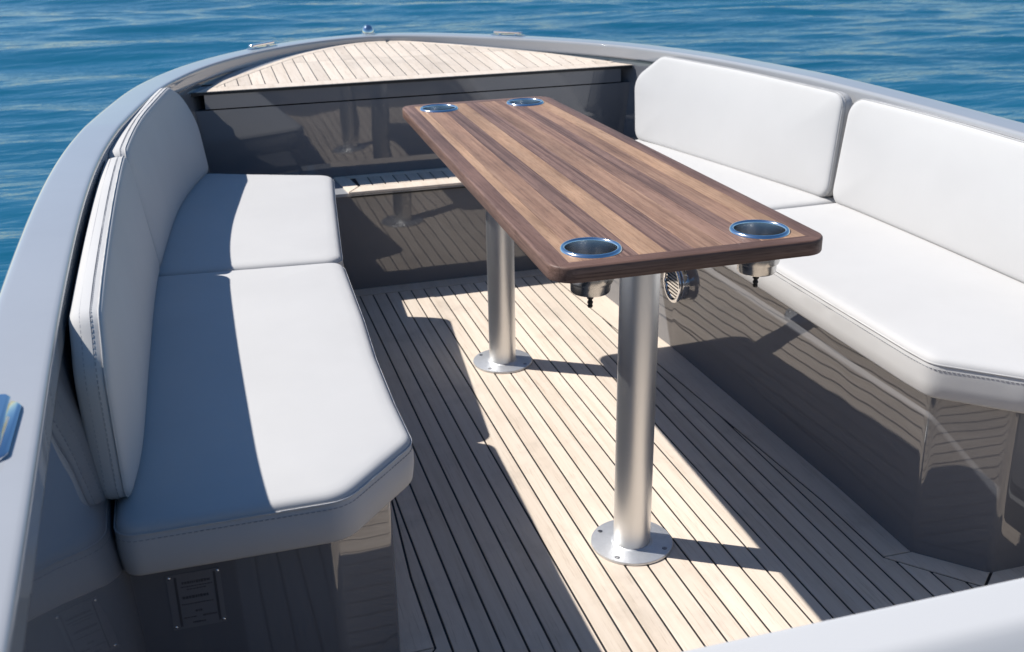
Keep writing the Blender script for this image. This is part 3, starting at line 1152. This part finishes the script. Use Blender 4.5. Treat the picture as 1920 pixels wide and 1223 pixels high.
# cup holders
for k, (cx, cy) in enumerate(CUP):
    c = (cx, cy + TC[1], T_H)
    v, f = lathe([(0.0420, -0.010), (0.0432, 0.0012), (0.0440, 0.0034), (0.0462, 0.0046), (0.0490, 0.0042), (0.0512, 0.0024), (0.0521, 0.0003), (0.0505, 0.0001), (0.0445, 0.0)], c, 64)
    f = f[:-2]
    ch = at_table(mesh_obj("cup_holder", v, f, RIM, None, 60))
    v, f = lathe([(0.0, -0.071), (0.030, -0.071), (0.0315, -0.069), (0.0318, -0.060), (0.0322, -0.056), (0.0352, -0.054), (0.0362, -0.050), (0.0385, -0.02), (0.0424, 0.0008)], c, 64)
    f = f[:-1]
    mesh_obj("cup_well", v, f, STEEL_IN, ch, 35)
    v, f = lathe([(0.0, -0.0745), (0.0322, -0.0745), (0.0336, -0.0725), (0.0340, -0.059), (0.0346, -0.0575), (0.0376, -0.0565), (0.0386, -0.054), (0.0390, -0.045), (0.0415, -0.008)], c, 64)
    f = f[:-1]
    mesh_obj("cup_shell", v, f, STEEL, ch, 35)
    v, f = lathe([(r_, (h_ + 0.0924) * 1.22 - 0.0744) for r_, h_ in ((0.0, -0.117), (0.0036, -0.117), (0.0046, -0.1155), (0.0046, -0.1135), (0.0036, -0.113), (0.0036, -0.1115), (0.0048, -0.111), (0.0048, -0.108), (0.0036, -0.1075), (0.0036, -0.105), (0.0056, -0.1035), (0.0062, -0.099), (0.0062, -0.0924))], c, 20)
    mesh_obj("drain_spout", v, f, BLACKP, ch, 35)

# pedestals
for ly in (-0.1165, 0.8431):
    c = (0.0, ly, 0.0)
    v, f = lathe([(0.0377, 0.0035), (0.0377, 0.02), (0.0377, 0.30), (0.0377, T_H - T_TH + 0.002)], c, 64)
    at_table(mesh_obj("leg", v, f, TUBE, None, 40))
    v, f = lathe([(0.0832, 0.0006), (0.0838, 0.0012), (0.0838, 0.0044), (0.0830, 0.0058), (0.0815, 0.0062), (0.0430, 0.0062), (0.0415, 0.0066), (0.0400, 0.0082), (0.0379, 0.0086)], c, 72)
    fl = at_table(mesh_obj("flange", v, f[:-1], CAST, None, 40))
    for a in (135, -136, -43, 45):
        th = math.radians(a)
        sx, sy = 0.071 * math.cos(th), ly + 0.071 * math.sin(th)
        v, f = lathe([(0.0052, 0.0058), (0.0052, 0.0066), (0.0044, 0.0070), (0.0012, 0.0071), (0.0010, 0.0063), (0.0, 0.0062)], (sx, sy, 0), 16)
        mesh_obj("screw", v, f, DARKMETAL, fl, 40)
    v, f = lathe([(0.0380, -0.012), (0.0600, -0.004), (0.0800, -0.003), (0.0800, 0.0005)], (0, ly, T_H - T_TH), 48)
    at_table(mesh_obj("mounting_plate", v, f, CAST, None, 40))


# ------------------------------------------------------------------ deck fittings
def cleat(loc, ang, label):
    root = empty("mooring_cleat", loc, label, "cleat", "pop-up mooring cleats on the gunwale")
    root.rotation_euler = (0, 0, ang)
    base = fillet([(-0.072, -0.022), (0.072, -0.022), (0.072, 0.022), (-0.072, 0.022)], 0.0215, 10)
    P = np.array(ccw(base))
    nr = inward_normals([tuple(p) for p in P])
    rings = [[(x, y, 0.0) for x, y in P], [(x, y, 0.003) for x, y in P], [(x, y, 0.0045) for x, y in P + nr * 0.002]]
    v, f = rings_to_mesh(rings, True, True, True)
    mesh_obj("base_plate", v, f, CHROME, root, 40)
    bar = fillet([(-0.062, -0.0135), (0.062, -0.0135), (0.062, 0.0135), (-0.062, 0.0135)], 0.010, 8)
    P = np.array(ccw(bar))
    nr = inward_normals([tuple(p) for p in P])
    arch = lambda x: 0.004 * (1 - (x / 0.062) ** 2)
    rings = []
    for ins, z in ((0.003, 0.009), (0.0, 0.011), (0.0, 0.015), (0.003, 0.0175)):
        rings.append([(x, y, z + arch(x)) for x, y in P + nr * ins])
    v, f = rings_to_mesh(rings, True, True, True)
    mesh_obj("bar", v, f, CHROME, root, 40)
    for s in (-1, 1):
        v, f = lathe([(0.008, 0.003), (0.0065, 0.006), (0.0065, 0.013)], (s * 0.034, 0, 0), 20)
        mesh_obj("post", v, f, CHROME, root, 40)
    return root


RZ = RAIL_Z + 0.0004
BZ = RZ - 0.0225
cleat((-0.488, 2.300, BZ), math.radians(44), "polished cleat on the port side of the bow gunwale")
cleat((0.445, 2.262, BZ), math.radians(-43), "polished cleat on the starboard side of the bow gunwale")
cleat((-1.000, -0.745, RZ), math.radians(90), "cleat on the port gunwale cut off by the left picture edge")

bl = empty("bow_light", (-0.053, 2.545, BZ), "small chrome dome fitting at the tip of the bow", "light")
v, f = lathe([(0.027, 0.0), (0.027, 0.004), (0.0245, 0.0055)], (0, 0, 0), 32)
mesh_obj("base_ring", v, f, CHROME, bl, 40)
v, f = lathe([(0.0235 * math.cos(a), 0.006 + 0.030 * math.sin(a)) for a in np.linspace(0, math.pi / 2, 10)[:-1]] + [(0.0, 0.036)], (0, 0, 0), 32)
mesh_obj("dome", v, f, CHROME, bl, 60)

# round louvred vent on the starboard seat base
VX, VY, VZ = 0.4955, 0.748, 0.216
vent = empty("vent", (VX, VY, VZ), "round chrome vent with slanted louvres on the starboard seat base", "vent")
vent.rotation_euler = (0, math.radians(-90), 0)     # local +z points to port, off the wall


def put_local(o, par):
    o.parent = par
    return o


v, f = lathe([(0.054, -0.016), (0.054, 0.012), (0.0525, 0.016), (0.049, 0.018)], (0, 0, 0), 56)
put_local(mesh_obj("housing", v, f[:-1], CHROME, None, 40), vent)
v, f = lathe([(0.0545, 0.0160), (0.0570, 0.019), (0.0575, 0.023), (0.0555, 0.0265), (0.0500, 0.0275), (0.0455, 0.0255), (0.0445, 0.020)], (0, 0, 0), 64)
put_local(mesh_obj("bezel", v, f[:-2], CHROME, None, 50), vent)
v, f = lathe([(0.046, 0.014), (0.0, 0.0141)], (0, 0, 0), 40)
put_local(mesh_obj("backing", v, f, BLACKP, None), vent)
ang = math.radians(90)
for k in range(-4, 5):
    off = k * 0.0098
    half = math.sqrt(max(0.0, 0.0452 ** 2 - off ** 2))
    rot = Matrix.Rotation(ang, 3, 'Z')
    c = rot @ Vector((0, off, 0.0205))
    rr = rot @ Matrix.Rotation(math.radians(4), 3, 'X')
    v, f = box(c, (2 * half, 0.0052, 0.0022), rr)
    put_local(mesh_obj("louvre", v, f, CHROME, None), vent)

# builder's plate on the port seat base
pl = empty("information_plate", (-0.842, -0.4295, 0.27), "small dark information plate with four screws on the port seat base", "plate")
v, f = box((0, -0.0016, 0), (0.078, 0.0016, 0.098))
put_local(mesh_obj("plate", v, f, PLATE, None), pl)
mk = MB()
for zz, hh, x0, x1 in ((0.032, 0.005, -0.018, 0.022), (0.025, 0.002, -0.020, 0.026), (0.020, 0.002, -0.012, 0.012), (0.006, 0.005, -0.020, 0.016),
                       (-0.006, 0.002, -0.022, 0.022), (-0.020, 0.004, -0.004, 0.004), (-0.030, 0.002, -0.022, -0.006), (-0.030, 0.003, 0.006, 0.024), (-0.040, 0.003, -0.010, 0.008)):
    x = x0
    while x < x1:
        w = random.uniform(0.0018, 0.0045)
        v, f = box((x + w / 2, -0.00255, zz), (w, 0.0003, hh * random.uniform(0.7, 1.0)))
        mk.add(v, f)
        x += w + 0.0009
for bx_ in (-0.0265, 0.0300):
    v, f = box((bx_, -0.00255, 0.0), (0.0035, 0.0003, 0.088))
    mk.add(v, f)
put_local(mk.build("lettering", INK, None, kind="stuff"), pl)
for sx in (-1, 1):
    for sz in (-1, 1):
        v, f = lathe([(0.0024, 0.0), (0.0024, 0.0006), (0.0014, 0.0013), (0.0, 0.0015)], (0, 0, 0), 14)
        o = mesh_obj("screw", v, f, CHROME, None, 50)
        o.parent = pl
        o.location = (sx * 0.035, -0.0024, sz * 0.044)
        o.rotation_euler = (math.radians(90), 0, 0)

# ------------------------------------------------------------------ white bulkhead in the foreground
bk = empty("bulkhead", (0.2, -1.18, 0), "white rounded bulkhead edge across the near right corner", "bulkhead")
cap = [(-1.150, 0.560), (-1.150, 0.60), (-1.150, 0.6155), (-1.1507, 0.6178), (-1.1525, 0.6190), (-1.156, 0.6195), (-1.160, 0.6195), (-1.198, 0.6195), (-1.204, 0.6190), (-1.210, 0.6170), (-1.216, 0.6135), (-1.224, 0.6070), (-1.300, 0.540), (-1.340, 0.50), (-1.345, 0.49)]
body = [(-1.160, 0.0), (-1.160, 0.575), (-1.335, 0.495), (-1.335, 0.0)]  # unseen lower part, added dark to dim its reflection in the bow wall
for nm_, cs, mt_, sm_ in (("coaming", cap, GEL_WHITE, 50), ("unseen_dark_panel", body, GEL_SHADED, None)):
    rings = [[(x - 0.2, y + 1.18, z) for y, z in cs] for x in (-0.60, -0.595, -0.58, 0.0, 0.4, 0.86)]
    v, f = rings_to_mesh(rings, True, True, True)
    put_local(mesh_obj(nm_, v, f, mt_, None, sm_), bk)
